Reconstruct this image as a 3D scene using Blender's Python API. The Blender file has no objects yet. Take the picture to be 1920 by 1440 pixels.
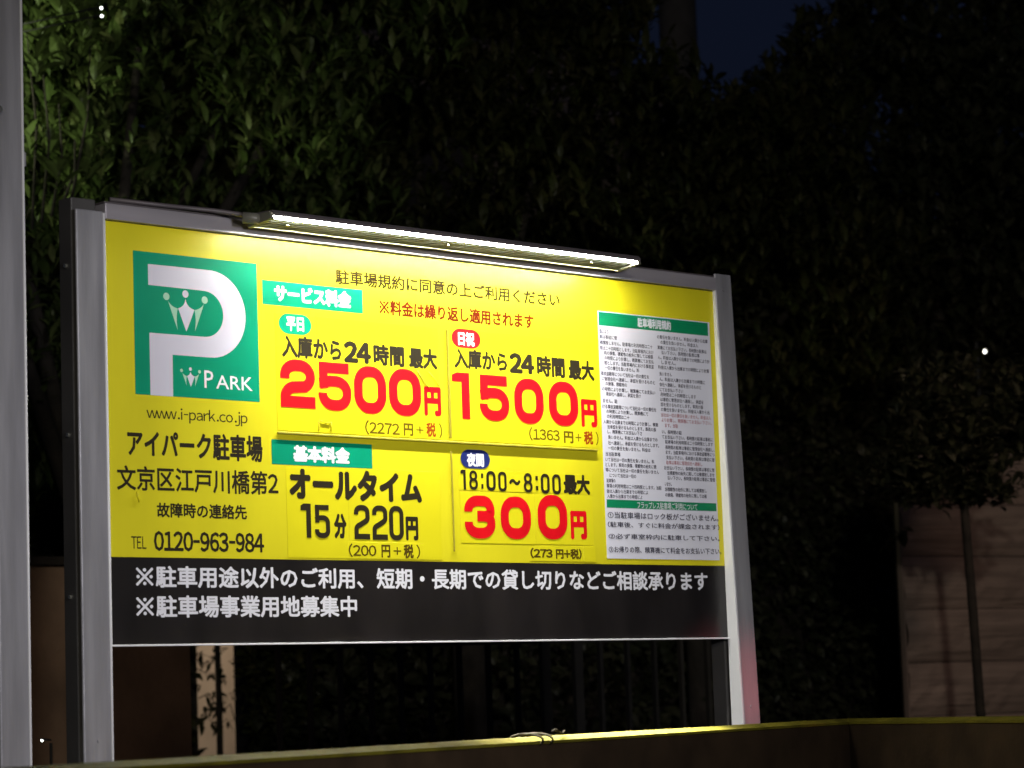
import bpy, bmesh, math, random
from mathutils import Vector, Matrix
random.seed(11)
C = bpy.context.scene.collection
sc = bpy.context.scene
Z0 = 1.66                      # height of the printed panel's lower edge above the ground
# ------------------------------------------------------------------ camera
CAMP = Vector((-3.19850, -4.67385, -0.1590 + Z0))
YAW, PITCH, ROLL = 0.75197, 0.12034, -0.0351987
fwd = Vector((math.sin(YAW)*math.cos(PITCH), math.cos(YAW)*math.cos(PITCH), math.sin(PITCH)))
r0 = Vector((math.cos(YAW), -math.sin(YAW), 0)); u0 = r0.cross(fwd)
rt = math.cos(ROLL)*r0 + math.sin(ROLL)*u0
up = -math.sin(ROLL)*r0 + math.cos(ROLL)*u0
cd = bpy.data.cameras.new('camera'); cam = bpy.data.objects.new('camera', cd); C.objects.link(cam)
cd.sensor_width = 36.0; cd.lens = 36.0*5000/1920; cd.clip_start = .05; cd.clip_end = 400
cam.matrix_world = Matrix(((rt.x, up.x, -fwd.x, CAMP.x), (rt.y, up.y, -fwd.y, CAMP.y), (rt.z, up.z, -fwd.z, CAMP.z), (0, 0, 0, 1)))
cd.dof.use_dof = True; cd.dof.focus_distance = 6.25; cd.dof.aperture_fstop = 5.6
sc.camera = cam
# ------------------------------------------------------------------ night sky, colour, lights
w = bpy.data.worlds.new('World'); sc.world = w; w.use_nodes = True
bgn = w.node_tree.nodes['Background']
bgn.inputs[0].default_value = (.28, .42, 1.0, 1); bgn.inputs[1].default_value = .0125
sc.view_settings.view_transform = 'Standard'; sc.view_settings.look = 'None'
sc.view_settings.exposure = 0; sc.view_settings.gamma = 1; sc.view_settings.use_curve_mapping = False
sc.cycles.max_bounces = 6; sc.cycles.use_denoising = True; sc.cycles.sample_clamp_indirect = 4

def lamp(name, kind, loc, target, power, col, **kw):
    l = bpy.data.lights.new(name, kind); l.energy = power; l.color = col
    for k, v in kw.items(): setattr(l, k, v)
    o = bpy.data.objects.new(name, l); C.objects.link(o); o.location = loc
    d = Vector(target) - Vector(loc); o.rotation_euler = d.to_track_quat('-Z', 'Y').to_euler()
    return o
def spot(px, D, py=None):      # a place in the world seen at a bearing, D metres ahead
    v = fwd + rt*((px-960)/5000)
    if py is None:
        v = Vector((v.x, v.y, 0)); v = v/ (v.x*math.sin(YAW)+v.y*math.cos(YAW))
        return CAMP + v*D
    v = fwd + rt*((px-960)/5000) + up*((720-py)/5000)
    return CAMP + v*D
# street light over the pavement (stands out of frame, above and in front of the sign)
lamp('street_light', 'SPOT', (-.6, -3.9, Z0+.75), (.75, 0, Z0-.02), 275, (.95, .94, 1.0), spot_size=math.radians(58), spot_blend=.95, shadow_soft_size=.18)
# added warm fill far behind the camera, brightens the trees
lamp('tree_fill_light', 'POINT', (-6.5, -9.5, Z0+3.6), (0, 0, 0), 900, (1, .93, .78), shadow_soft_size=.2)
# added warm fill from behind the sign, brightens the garden wall
lamp('garden_wall_fill', 'SPOT', (-.9, 1.0, Z0+1.0), spot(215, 9, 1330), 24, (1, .74, .5), spot_size=math.radians(24), spot_blend=.9, shadow_soft_size=.1)
# street light further up the lane, beside the trees on the left
LT = spot(-750, 8.2) + Vector((0, 0, 2.4))
lamp('lane_light', 'SPOT', LT, spot(170, 9.8, 200), 150, (.90, 1.0, .62), spot_size=math.radians(38), spot_blend=.9, shadow_soft_size=.1)
# warm light by the boarded wall on the right
lamp('yard_light', 'SPOT', spot(2250, 9.0) + Vector((0, 0, 1.5)), spot(1800, 11.6, 1130), 24, (1, .70, .54), spot_size=math.radians(75), spot_blend=.8, shadow_soft_size=.15)
# warm porch light on the far house at the left
lamp('porch_light', 'SPOT', spot(405, 15.0) + Vector((0.2, 0, 1.2)), spot(405, 16.4, 1320), 48, (1, .82, .66), spot_size=math.radians(70), spot_blend=.8, shadow_soft_size=.12)
# dim red light low on the right (a machine or tail light out of frame)
lamp('red_light', 'SPOT', (3.1, -1.6, Z0-.1), (1.93, -.03, Z0-.13), 24, (1, .16, .2), spot_size=math.radians(10), spot_blend=1.0, shadow_soft_size=.05)

# ------------------------------------------------------------------ materials
def mat(name, col, rough=.5, metal=0, spec=.5, emit=None, es=0, noise=0, nscale=8, bump=0, bscale=40, stretch=(1,1,1), coat=0):
    m = bpy.data.materials.new(name); m.use_nodes = True; nt = m.node_tree; b = nt.nodes['Principled BSDF']
    b.inputs['Base Color'].default_value = (*col, 1); b.inputs['Roughness'].default_value = rough
    b.inputs['Metallic'].default_value = metal; b.inputs['Specular IOR Level'].default_value = spec
    b.inputs['Coat Weight'].default_value = coat
    if emit: b.inputs['Emission Color'].default_value = (*emit, 1); b.inputs['Emission Strength'].default_value = es
    if noise or bump:
        tc = nt.nodes.new('ShaderNodeTexCoord'); mp = nt.nodes.new('ShaderNodeMapping'); mp.inputs['Scale'].default_value = stretch
        nt.links.new(tc.outputs['Object'], mp.inputs[0])
    if noise:
        n = nt.nodes.new('ShaderNodeTexNoise'); n.inputs['Scale'].default_value = nscale; n.inputs['Detail'].default_value = 6
        nt.links.new(mp.outputs[0], n.inputs['Vector'])
        mx = nt.nodes.new('ShaderNodeMix'); mx.data_type = 'RGBA'
        mx.inputs[6].default_value = (*[c*(1-noise) for c in col], 1); mx.inputs[7].default_value = (*[min(1, c*(1+noise)) for c in col], 1)
        rp = nt.nodes.new('ShaderNodeMapRange'); rp.inputs[1].default_value = .3; rp.inputs[2].default_value = .7
        nt.links.new(n.outputs['Fac'], rp.inputs[0]); nt.links.new(rp.outputs[0], mx.inputs[0]); nt.links.new(mx.outputs[2], b.inputs['Base Color'])
    if bump:
        n2 = nt.nodes.new('ShaderNodeTexNoise'); n2.inputs['Scale'].default_value = bscale; n2.inputs['Detail'].default_value = 5
        nt.links.new(mp.outputs[0], n2.inputs['Vector'])
        bp = nt.nodes.new('ShaderNodeBump'); bp.inputs['Strength'].default_value = bump; bp.inputs['Distance'].default_value = .01
        nt.links.new(n2.outputs['Fac'], bp.inputs['Height']); nt.links.new(bp.outputs[0], b.inputs['Normal'])
    return m
M = dict(
    yellow=mat('yellow_film', (.66, .59, .015), .38, spec=.32, noise=.075, nscale=4, stretch=(1.6, 1, .5), bump=.05, bscale=14),
    plate=mat('yellow_plate', (.68, .61, .012), .34, spec=.32, noise=.04, nscale=9, bump=.06, bscale=20),
    blackp=mat('black_film', (.012, .010, .010), .33, noise=.5, nscale=5, stretch=(1.5, 1, .6), bump=.05, bscale=18),
    green=mat('green_film', (.001, .26, .14), .5, spec=.1, noise=.08, nscale=7),
    greend=mat('green_band_film', (.002, .22, .09), .45, noise=.08, nscale=9),
    pale=mat('lavender_white_film', (.62, .60, .70), .4, noise=.03, nscale=6),
    mint=mat('mint_film', (.36, .62, .46), .4),
    white=mat('white_film', (.74, .74, .80), .42),
    sheet=mat('notice_sheet_film', (.70, .70, .79), .45, noise=.05, nscale=6),
    red=mat('red_film', (.64, .004, .010), .5, spec=.15, noise=.08, nscale=12),
    redpill=mat('red_pill_film', (.68, .008, .012), .5, spec=.15),
    navy=mat('navy_film', (.012, .022, .14), .42),
    black=mat('black_ink', (.020, .015, .007), .6, spec=.15),
    ink=mat('thin_black_ink', (.030, .018, .002), .6, spec=.08),
    redthin=mat('thin_red_ink', (.15, .014, .001), .6, spec=.08),
    brown=mat('faded_brown_ink', (.13, .085, .004), .6, spec=.1),
    brown2=mat('dark_brown_ink', (.085, .055, .004), .6, spec=.1),
    orange=mat('faded_red_ink', (.32, .055, .004), .6, spec=.1),
    grey=mat('grey_ink', (.05, .048, .07), .6, spec=.1),
    redink=mat('pink_ink', (.42, .17, .20), .5),
    ridge=mat('plate_rail_film', (.34, .29, .02), .45),
    post=mat('brushed_grey_steel', (.285, .28, .30), .42, metal=.25, noise=.2, nscale=6, stretch=(6, 6, .5), bump=.08, bscale=60),
    rear=mat('dark_painted_steel', (.055, .052, .05), .55, noise=.25, nscale=5),
    beam=mat('beam_aluminium', (.36, .335, .36), .42, metal=.3, noise=.12, nscale=5, stretch=(.6, 6, 6)),
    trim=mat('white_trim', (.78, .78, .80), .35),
    hood=mat('lamp_hood_steel', (.10, .085, .09), .5, metal=.2, noise=.2),
    rib=mat('lamp_aluminium', (.10, .105, .085), .35, metal=.35, noise=.06),
    rim=mat('lamp_rim_plastic', (.62, .60, .30), .3),  # yellow here stands for the board's light reflected on the rim
    cap=mat('lamp_end_cap', (.13, .125, .10), .4, noise=.2),
    tube=mat('lamp_tube_glass', (.9, .9, .85), .3, emit=(1, .985, .86), es=300),
    screw=mat('screw_steel', (.7, .7, .6), .25, metal=.9),
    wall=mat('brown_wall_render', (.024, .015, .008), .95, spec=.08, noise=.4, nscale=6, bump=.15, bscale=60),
    coping=mat('coping_reflected_yellow', (.085, .073, .007), .5, spec=.12, noise=.35, nscale=12, bump=.2, bscale=35),  # yellow of the board's reflected light is put into this base colour
    wire=mat('rusty_wire', (.013, .010, .005), .8, spec=.05, metal=0, noise=.3),
    ground=mat('ground_asphalt', (.05, .05, .05), .9, noise=.4, nscale=3, bump=.4),
    board=mat('rough_board', (.31, .235, .195), .8, noise=.22, nscale=5, stretch=(.5, .5, 7), bump=1.0, bscale=9),
    boardedge=mat('board_edge', (.24, .18, .15), .8),
    gardenwall=mat('garden_wall_render', (.25, .165, .11), .9, noise=.3, nscale=4, bump=.4),
    beige=mat('beige_render', (.52, .42, .31), .85, noise=.1, nscale=6),
    fence=mat('dark_fence_paint', (.028, .024, .018), .6, noise=.3),
    bark=mat('dark_bark', (.028, .023, .018), .9, noise=.4, nscale=14, bump=.8, bscale=30),
    pole=mat('dark_concrete', (.055, .05, .05), .9, noise=.3),
    roof=mat('roof_tile', (.26, .20, .16), .7, noise=.3),
    house=mat('dark_house_render', (.16, .13, .11), .9, noise=.2),
    glass=mat('dark_glass', (.02, .02, .025), .1),
    bulb=mat('white_bulb', (.9, .9, .9), .3, emit=(.95, 1, .96), es=6),
    bulbwarm=mat('warm_white_bulb', (.9, .9, .85), .3, emit=(1, .97, .85), es=5),
    lampblack=mat('black_lamp_steel', (.02, .02, .02), .5),
)
def leafmat(name, cols, rough=.45):
    m = bpy.data.materials.new(name); m.use_nodes = True; nt = m.node_tree; b = nt.nodes['Principled BSDF']
    g = nt.nodes.new('ShaderNodeNewGeometry'); rp = nt.nodes.new('ShaderNodeValToRGB')
    rp.color_ramp.elements[0].color = (*cols[0], 1); rp.color_ramp.elements[1].color = (*cols[-1], 1)
    if len(cols) > 2:
        e = rp.color_ramp.elements.new(.5); e.color = (*cols[1], 1)
    nt.links.new(g.outputs['Random Per Island'], rp.inputs[0]); nt.links.new(rp.outputs[0], b.inputs['Base Color'])
    b.inputs['Roughness'].default_value = rough; b.inputs['Specular IOR Level'].default_value = .35
    tr = nt.nodes.new('ShaderNodeBsdfTranslucent'); nt.links.new(rp.outputs[0], tr.inputs[0])
    mx = nt.nodes.new('ShaderNodeMixShader'); mx.inputs[0].default_value = .25
    nt.links.new(b.outputs[0], mx.inputs[1]); nt.links.new(tr.outputs[0], mx.inputs[2])
    nt.links.new(mx.outputs[0], nt.nodes['Material Output'].inputs[0])
    return m
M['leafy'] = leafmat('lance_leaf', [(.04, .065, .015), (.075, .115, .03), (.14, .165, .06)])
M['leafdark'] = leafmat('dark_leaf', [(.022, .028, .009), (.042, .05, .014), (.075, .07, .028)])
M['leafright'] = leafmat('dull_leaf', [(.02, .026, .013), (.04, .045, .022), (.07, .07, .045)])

# ------------------------------------------------------------------ helpers
def link(name, me, m, parent=None, kind=None, label=None):
    o = bpy.data.objects.new(name, me); C.objects.link(o)
    if m is not None and not me.materials: me.materials.append(m)
    if parent: o.parent = parent; o.matrix_parent_inverse = Matrix.Translation(-parent.location)
    if kind: o['kind'] = kind
    if label: o['label'] = label
    return o
def thing(name, loc, label, cat, group=None):
    o = bpy.data.objects.new(name, None); C.objects.link(o); o.location = loc; o.empty_display_size = .1
    o['label'] = label; o['category'] = cat
    if group: o['group'] = group
    return o
def box(bm, a, b, bev=0, seg=2):
    x0, y0, z0 = a; x1, y1, z1 = b
    vs = [bm.verts.new(p) for p in ((x0,y0,z0),(x1,y0,z0),(x1,y1,z0),(x0,y1,z0),(x0,y0,z1),(x1,y0,z1),(x1,y1,z1),(x0,y1,z1))]
    fs = [bm.faces.new([vs[i] for i in f]) for f in ((0,3,2,1),(4,5,6,7),(0,1,5,4),(1,2,6,5),(2,3,7,6),(3,0,4,7))]
    if bev:
        es = list({e for f in fs for e in f.edges})
        bmesh.ops.bevel(bm, geom=es, offset=bev, segments=seg, affect='EDGES', profile=.5)
    return vs
def fin(name, bm, m, parent=None, smooth=False, **kw):
    me = bpy.data.meshes.new(name); bmesh.ops.recalc_face_normals(bm, faces=bm.faces); bm.to_mesh(me); bm.free()
    if smooth:
        for p in me.polygons: p.use_smooth = True
    return link(name, me, m, parent, **kw)
def boxo(name, a, b, m, parent=None, bev=0, seg=2, **kw):
    bm = bmesh.new(); box(bm, a, b, bev, seg); return fin(name, bm, m, parent, **kw)
def tube(bm, pts, r, n=8, taper=None):
    pts = [Vector(p) for p in pts]; rings = []
    for i, p in enumerate(pts):
        d = (pts[min(i+1, len(pts)-1)] - pts[max(i-1, 0)]).normalized()
        a = d.orthogonal() if i == 0 else (rings_a - d*rings_a.dot(d))
        a.normalize(); rings_a = a; b = d.cross(a)
        rr = r if taper is None else r*(1+(taper-1)*i/(len(pts)-1))
        rings.append([bm.verts.new(p + rr*(math.cos(t)*a + math.sin(t)*b)) for t in [2*math.pi*k/n for k in range(n)]])
    for A, B in zip(rings, rings[1:]):
        for k in range(n): bm.faces.new((A[k], A[(k+1)%n], B[(k+1)%n], B[k]))
    bm.faces.new(rings[0]); bm.faces.new(rings[-1])
S = lambda x, y, z: Vector((x, y, z+Z0))
# flat print: polygons in sign coordinates (x, z) at depth y in front of the panel
from mathutils.geometry import tessellate_polygon
def poly(bm, pts, y):
    vs = [bm.verts.new((x, y, z+Z0)) for x, z in pts]
    for t in tessellate_polygon([[Vector((x, z, 0)) for x, z in pts]]): bm.faces.new([vs[i] for i in t])
def finprint(name, bm, m, parent, tri=True, **kw):
    if tri: bmesh.ops.triangulate(bm, faces=bm.faces)
    for f in bm.faces:
        f.normal_update()
        if f.normal.y > 0: f.normal_flip()
    me = bpy.data.meshes.new(name); bm.to_mesh(me); bm.free(); return link(name, me, m, parent, **kw)
def ribbon(bm, pts, t, y, closed=False):
    P = [Vector(p) for p in pts]; n = len(P); L = []; R = []
    for i in range(n):
        a = P[(i-1) % n] if (closed or i > 0) else None; c = P[(i+1) % n] if (closed or i < n-1) else None
        d1 = (P[i]-a).normalized() if a is not None else None; d2 = (c-P[i]).normalized() if c is not None else None
        if d1 is None: d1 = d2
        if d2 is None: d2 = d1
        n1 = Vector((-d1.y, d1.x)); n2 = Vector((-d2.y, d2.x)); m_ = (n1+n2).normalized(); k = t/2/max(.35, m_.dot(n1))
        L.append((P[i].x+m_.x*k, P[i].y+m_.y*k+Z0)); R.append((P[i].x-m_.x*k, P[i].y-m_.y*k+Z0))
    for i in range(n if closed else n-1):
        j = (i+1) % n; yy = y-i*.000002; bm.faces.new([bm.verts.new((q_[0], yy, q_[1])) for q_ in (L[i], L[j], R[j], R[i])])
def arc(cx, cz, rx, rz, a0, a1, n=8):
    return [(cx+rx*math.cos(math.radians(a0+(a1-a0)*i/n)), cz+rz*math.sin(math.radians(a0+(a1-a0)*i/n))) for i in range(n+1)]
def digit(bm, ch, x0, x1, z0, z1, k, y):
    w_, h = x1-x0, z1-z0; t = k*w_; l, r_, b, tp = x0+t/2, x1-t/2, z0+t/2, z1-t/2; r = (r_-l)/2*.86
    if ch == '0': ribbon(bm, arc(r_-r, tp-r, r, r, 90, 0)+arc(r_-r, b+r, r, r, 0, -90)+arc(l+r, b+r, r, r, 270, 180)+arc(l+r, tp-r, r, r, 180, 90), t, y, True)
    elif ch == '1': poly(bm, [(x0, z1-.2*h), (x0, z1-.06*h), (x0+.3*w_, z1), (x1, z1), (x1, z0), (x1-.46*w_, z0), (x1-.46*w_, z1-.2*h)], y)
    elif ch == '2':
        mz = z0+.40*h
        ribbon(bm, [(l, tp-r*.75-.07*h)]+arc(l+r, tp-r*.75, r, r*.75, 180, 90)+arc(r_-r, tp-r*.75, r, r*.75, 90, 0)+arc(r_-r*1.1, min(z0+.64*h, tp-r*.76), r*1.1, r*.8, -4, -58)
               +arc(l+r*1.15, mz-r*.62, r*1.15, r*.75, 112, 180)+[(l, b), (x1, b)], t, y)
    elif ch == '3':
        mz = z0+.52*h; q = r*.72
        ribbon(bm, [(l, tp-q-.004)]+arc(l+r, tp-q, r, q, 180, 90)+arc(r_-q*1.05, tp-q, q, q, 90, 0)+arc(r_-q, mz+q*.45, q*.95, q*.45, 0, -90)+[(x0+.42*w_, mz)], t*.98, y)
        ribbon(bm, [(x0+.42*w_, mz)]+arc(r_-q, mz-q*.6, q, q*.6, 90, 0)+arc(r_-r, b+q, r, q, 0, -90)+arc(l+r, b+q, r, q, 270, 180)+[(l, b+q+.004)], t*.98, y-.00015)
    elif ch == '5':
        rv = min(r*.8, (z0+.61*h-b)*.49)
        ribbon(bm, [(x1-.06*w_, tp), (l+.03*w_, tp), (l+.03*w_, z0+.46*h)], t*.98, y)
        ribbon(bm, [(l-.35*t, z0+.545*h), (l+r*.7, z0+.61*h)]+arc(r_-r, z0+.61*h-rv, r, rv, 90, 0)+arc(r_-r, b+rv, r, rv, 0, -90)+arc(l+r, b+rv, r, rv, 270, 180)+[(l, b+rv+.003)], t*.98, y-.00015)
    elif ch == '8':
        mz = z0+.53*h
        for (a, b2, c, d, yy) in ((l+.05*w_, r_-.05*w_, mz, tp, y), (l, r_, b, mz, y-.00015)):
            rx = (b2-a)/2*.95; rz = min(rx, (d-c)/2*.98)
            ribbon(bm, arc(b2-rx, d-rz, rx, rz, 90, 0)+arc(b2-rx, c+rz, rx, rz, 0, -90)+arc(a+rx, c+rz, rx, rz, 270, 180)+arc(a+rx, d-rz, rx, rz, 180, 90), t*.9, yy, True)
    elif ch == ':':
        for zc in (z0+.16*h, z1-.16*h): poly(bm, [(x0, zc-.15*h), (x1, zc-.15*h), (x1, zc+.15*h), (x0, zc+.15*h)], y)
# glyph outlines of the built-in font, one flat mesh per character
_g = {}
def glyph(ch):
    if ch == '※' and ch not in _g:
        V = []; F = []
        def ad(p): F.append(tuple(range(len(V), len(V)+len(p)))); V.extend(p)
        cx, cz = .5, .38; d = .36; t = .022
        ad([(cx-d-t, cz-d+t), (cx-d+t, cz-d-t), (cx-0, cz-2*t), (cx-2*t, cz)]); ad([(cx+2*t, cz), (cx, cz+2*t), (cx+d-t, cz+d+t), (cx+d+t, cz+d-t)])
        ad([(cx-d-t, cz+d-t), (cx-d+t, cz+d+t), (cx, cz+2*t), (cx-2*t, cz)]); ad([(cx+d-t, cz-d-t), (cx+d+t, cz-d+t), (cx+2*t, cz), (cx, cz-2*t)])
        ad([(cx-2*t, cz), (cx, cz-2*t), (cx+2*t, cz), (cx, cz+2*t)])
        for a_, b_ in ((0, .3), (0, -.3), (.3, 0), (-.3, 0)): ad([(cx+a_+.052*math.cos(k*math.pi/6), cz+b_+.052*math.sin(k*math.pi/6)) for k in range(12)])
        _g[ch] = (V, F)
    if ch not in _g:
        cu = bpy.data.curves.new('glyph', 'FONT'); cu.body = ch; cu.size = 1; cu.resolution_u = 2; cu.fill_mode = 'FRONT'; cu.dimensions = '2D'
        o = bpy.data.objects.new('glyph', cu); C.objects.link(o)
        me = bpy.data.meshes.new_from_object(o.evaluated_get(bpy.context.evaluated_depsgraph_get()))
        _g[ch] = ([(v.co.x, v.co.y) for v in me.vertices], [tuple(p.vertices) for p in me.polygons])
        bpy.data.objects.remove(o); bpy.data.curves.remove(cu); bpy.data.meshes.remove(me)
    return _g[ch]
WIDE = {c: chr(ord(c)+0xFEE0) for c in '0123456789'}
WIDE.update({c: chr(ord(c)+0xFEE0) for c in 'abcdefghijklmnopqrstuvwxyzTEL'})
ADV = {'w': .74, 'i': .27, 'j': .30, '.': .30, '-': .42, '(': .42, ')': .42, 'm': .85, 'r': .40, 'T': .58, 'E': .58, 'L': .55, 'k': .53, '+': .8, ' ': .4}
def layout(s):
    out = []; pen = 0
    for ch in s:
        g = WIDE.get(ch, ch)
        if ch in '(): .-+': g = {'(': '（', ')': '）', '.': '．', '-': '－', '+': '＋', ':': '：'}.get(ch, ch)
        adv = ADV.get(ch, .57 if ch in WIDE else 1.0)
        off = (adv-1)/2
        if ch == '(': off = adv-1
        if ch == ')': off = 0
        if ch == '.': off = -.02
        if ch == '-': off = (adv-1)/2
        out.append((g, pen+off, .45 if ch == '-' else 1)); pen += adv
    return out
def rawtext(s, natural=False):
    V = []; F = []
    items = [(s, 0, 1)] if natural else layout(s)
    for g, off, sx in items:
        if g == ' ': continue
        vs, fs = glyph(g); b = len(V)
        if not natural and len(g) == 1:
            vs = [((x-.5)*sx+.5, z) for x, z in vs]
        V += [(x+off, z) for x, z in vs]; F += [tuple(i+b for i in f) for f in fs]
    return V, F
def text(s, x0, x1, z0, z1, m, wt, y, parent, name='lettering', natural=False, bmx=None, ref=None):
    if wt >= .012 and bmx is None: wt = min(.062, wt*1.45)
    V, F = rawtext(s, natural)
    xs = [v[0] for v in V]; zs = [v[1] for v in V]
    if ref: zr = [v[1] for v in glyph(ref)[0]]; zlo, zhi = min(zr), max(zr)
    else: zlo, zhi = min(zs), max(zs)
    ax, bx_, az, bz = min(xs)-wt, max(xs)+wt, zlo-wt, zhi+wt
    kx = (x1-x0)/(bx_-ax); kz = (z1-z0)/(bz-az)
    n = 0 if wt == 0 else (4 if wt < .016 else 8)
    sh = [(0, 0)] + [(wt*math.cos(2*math.pi*i/n+.39), wt*math.sin(2*math.pi*i/n+.39)) for i in range(n)]
    AV = []; AF = []
    for k, (dx, dz) in enumerate(sh):
        b = len(AV); AV += [(x0+(x+dx-ax)*kx, y-.000004*k, z0+(z+dz-az)*kz+Z0) for x, z in V]; AF += [tuple(i+b for i in f) for f in F]
    if bmx is not None: bmx[0].extend([tuple(i+len(bmx[1]) for i in f) for f in AF]); bmx[1].extend(AV); return
    me = bpy.data.meshes.new(name); me.from_pydata(AV, [], AF); me.update()
    return link(name, me, m, parent)
# ------------------------------------------------------------------ the parking sign
W, H, SP = 1.9052, .9, .1828
sign = thing('parking_sign', S(W/2, 0, -Z0), 'large yellow and black parking fee board on grey steel posts', 'parking sign')
boxo('yellow_panel', (-.0045, 0, SP+Z0), (W+.012, .012, H+Z0), M['yellow'], sign)
boxo('black_panel', (-.0045, 0, Z0), (W+.012, .012, SP+Z0-.0006), M['blackp'], sign, label='black lower panel with two lines of white lettering')
TILT = .029
def post(x0, x1, ztop, tilt=True):   # front leans back very slightly towards the top
    bm = bmesh.new(); vs = box(bm, (x0, -.03, 0), (x1, .0, ztop+Z0))
    for v in bm.verts:
        if v.co.y < -.015: v.co.y = -.035 + TILT*(v.co.z-Z0) if tilt else -.0065
    es = [e for e in bm.edges if abs(e.verts[0].co.z-e.verts[1].co.z) > .5] + [e for e in bm.edges if e.verts[0].co.z > Z0 and e.verts[1].co.z > Z0]
    bmesh.ops.bevel(bm, geom=es, offset=.0035, segments=3, affect='EDGES', profile=.5)
    return fin('post', bm, M['post'], sign)
post(-.0760, -.0050, .918, False); post(W, W+.063, .948)
for x0, x1, zt in ((-.0745, -.012, .946), (W-.002, W+.052, .94)):
    boxo('rear_post', (x0, .0135, 0), (x1, .062, zt+Z0), M['rear'], sign, bev=.003)
bm = bmesh.new(); box(bm, (-.0045, -.012, .9015+Z0), (W-.001, .030, .936+Z0), .002); fin('top_beam', bm, M['beam'], sign)
boxo('cap_strip', (-.004, -.006, .9365+Z0), (W-.004, .034, .9405+Z0), M['hood'], sign)
# edge trims
boxo('edge_trim', (-.0042, -.0040, Z0-.004), (.0006, -.0003, .9+Z0), M['trim'], sign, bev=.0008)
boxo('edge_trim', (-.004, -.007, Z0-.0055), (W-.001, .010, Z0-.0015), M['trim'], sign, bev=.0008)
PL = [(1.47, 1.89, .19, .82, -.0010), (.4195, .7102, .7522, .8072, -.0002), (.4349, .7251, .3940, .4494, -.0003), (.4634, .5565, .6898, .7357, -.0009), (.9812, 1.0736, .6928, .7383, -.0009), (.9972, 1.0912, .4050, .4500, -.0009)]
def lay(x0, x1, z0, z1): return min([0]+[p[4] for p in PL if x0 < p[1] and x1 > p[0] and z0 < p[3] and z1 > p[2]])-.0002
bm = bmesh.new(); box(bm, (W-.0035, -.03, Z0-.30), (W-.0003, -.0005, .93+Z0))  # white strip added over the right post's inner face, its whiteness standing for lamp light
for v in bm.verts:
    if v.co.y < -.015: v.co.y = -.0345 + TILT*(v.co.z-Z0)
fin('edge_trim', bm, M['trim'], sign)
for tg, px_, y0_, zt_ in ((sign, -.0062, -.0072, .914), ):
    bm = bmesh.new(); tube(bm, [(px_, y0_, z+Z0) for z in (-.5, .1, .5, zt_)], .0030, 8); fin('edge_highlight_bead', bm, M['trim'], tg, smooth=True)  # bead added as a white highlight where the lamp catches the post edge
for x_, y_, z_, dx in ((-.0755, .034, .44, -1), (-.0755, .036, .10, -1), (-.0755, .034, .80, -1)):
    bm = bmesh.new(); tube(bm, [(x_+.002, y_, z_+Z0), (x_-.004, y_, z_+Z0)], .0045, 8); fin('bolt', bm, M['screw'], sign)
for x_, z_ in ((W+.030, .905), (W+.030, -.18), (-.040, -.20)):
    yf = -.0345 + TILT*z_ if x_ > 1 else -.0065
    bm = bmesh.new(); tube(bm, [(x_, yf+.001, z_+Z0), (x_, yf-.0025, z_+Z0)], .0038, 8); fin('bolt', bm, M['post'], sign)
# number plates slid into the board (thin sheets, proud of the face)
def plate(a, b, z0, z1, y=-.0005, m='plate'):
    boxo('number_plate', (a, y, z0+Z0), (b, -.0001, z1+Z0), M[m], sign, bev=.0003, seg=1); PL.append((a, b, z0, z1, y))
plate(.4529, .5695, .4705, .7355); plate(.5705, .9385, .4705, .7355, -.0006)
plate(.973, 1.4665, .4705, .7370)
plate(.4735, .6505, .187, .3915); plate(.6515, .93, .187, .3925, -.0006)
plate(.9906, 1.2330, .2278, .3505, -.0006); plate(1.2340, 1.43, .2285, .352, -.0005); plate(.99, 1.432, .3527, .4025)
plate(1.2106, 1.3925, .1878, .2246, -.0006)
plate(1.3935, 1.4338, .1878, .2268, -.0009)
plate(.6475, .872, .1872, .2245, -.0009)
plate(.649, .7355, .6325, .6885, -.0009)
# plate rails between the price fields
def rail(a, b, d=.006): boxo('plate_rail', (a[0], -d, a[1]+Z0), (b[0], -.0003, b[1]+Z0), M['ridge'], sign, bev=.0008, seg=1)
rail((.4508, .4622), (1.4516, .4668)); rail((.9635, .475), (.9680, .732)); rail((.9655, .2069), (.9690, .4427), .004)
# peeled scrap of film under the first price
bm = bmesh.new()
for pts in (((.568, .472), (.5705, .498)), ((.5705, .498), (.590, .4925)), ((.590, .4925), (.606, .4955)), ((.606, .4955), (.6045, .475))):
    (a, b), (c, d) = pts; tube(bm, [(a, -.002, b+Z0), ((a+c)/2, -.0032, (b+d)/2+Z0), (c, -.002, d+Z0)], .0013, 5)
fin('peeled_film', bm, M['plate'], sign, smooth=True)
bm = bmesh.new()
tube(bm, [(.8700, -.0018, .629+Z0), (.8820, -.0024, .612+Z0), (.896, -.0024, .597+Z0), (.905, -.0018, .590+Z0)], .0011, 5)
tube(bm, [(.905, -.0018, .628+Z0), (.925, -.0024, .612+Z0), (.936, -.002, .595+Z0)], .0008, 5)
fin('peeled_film', bm, M['ridge'], sign, smooth=True)
bm = bmesh.new(); tube(bm, [(.070, -.0015, .322+Z0), (.0715, -.003, .312+Z0), (.076, -.0015, .300+Z0)], .0016, 5); fin('peeled_film', bm, M['plate'], sign, smooth=True)
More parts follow.
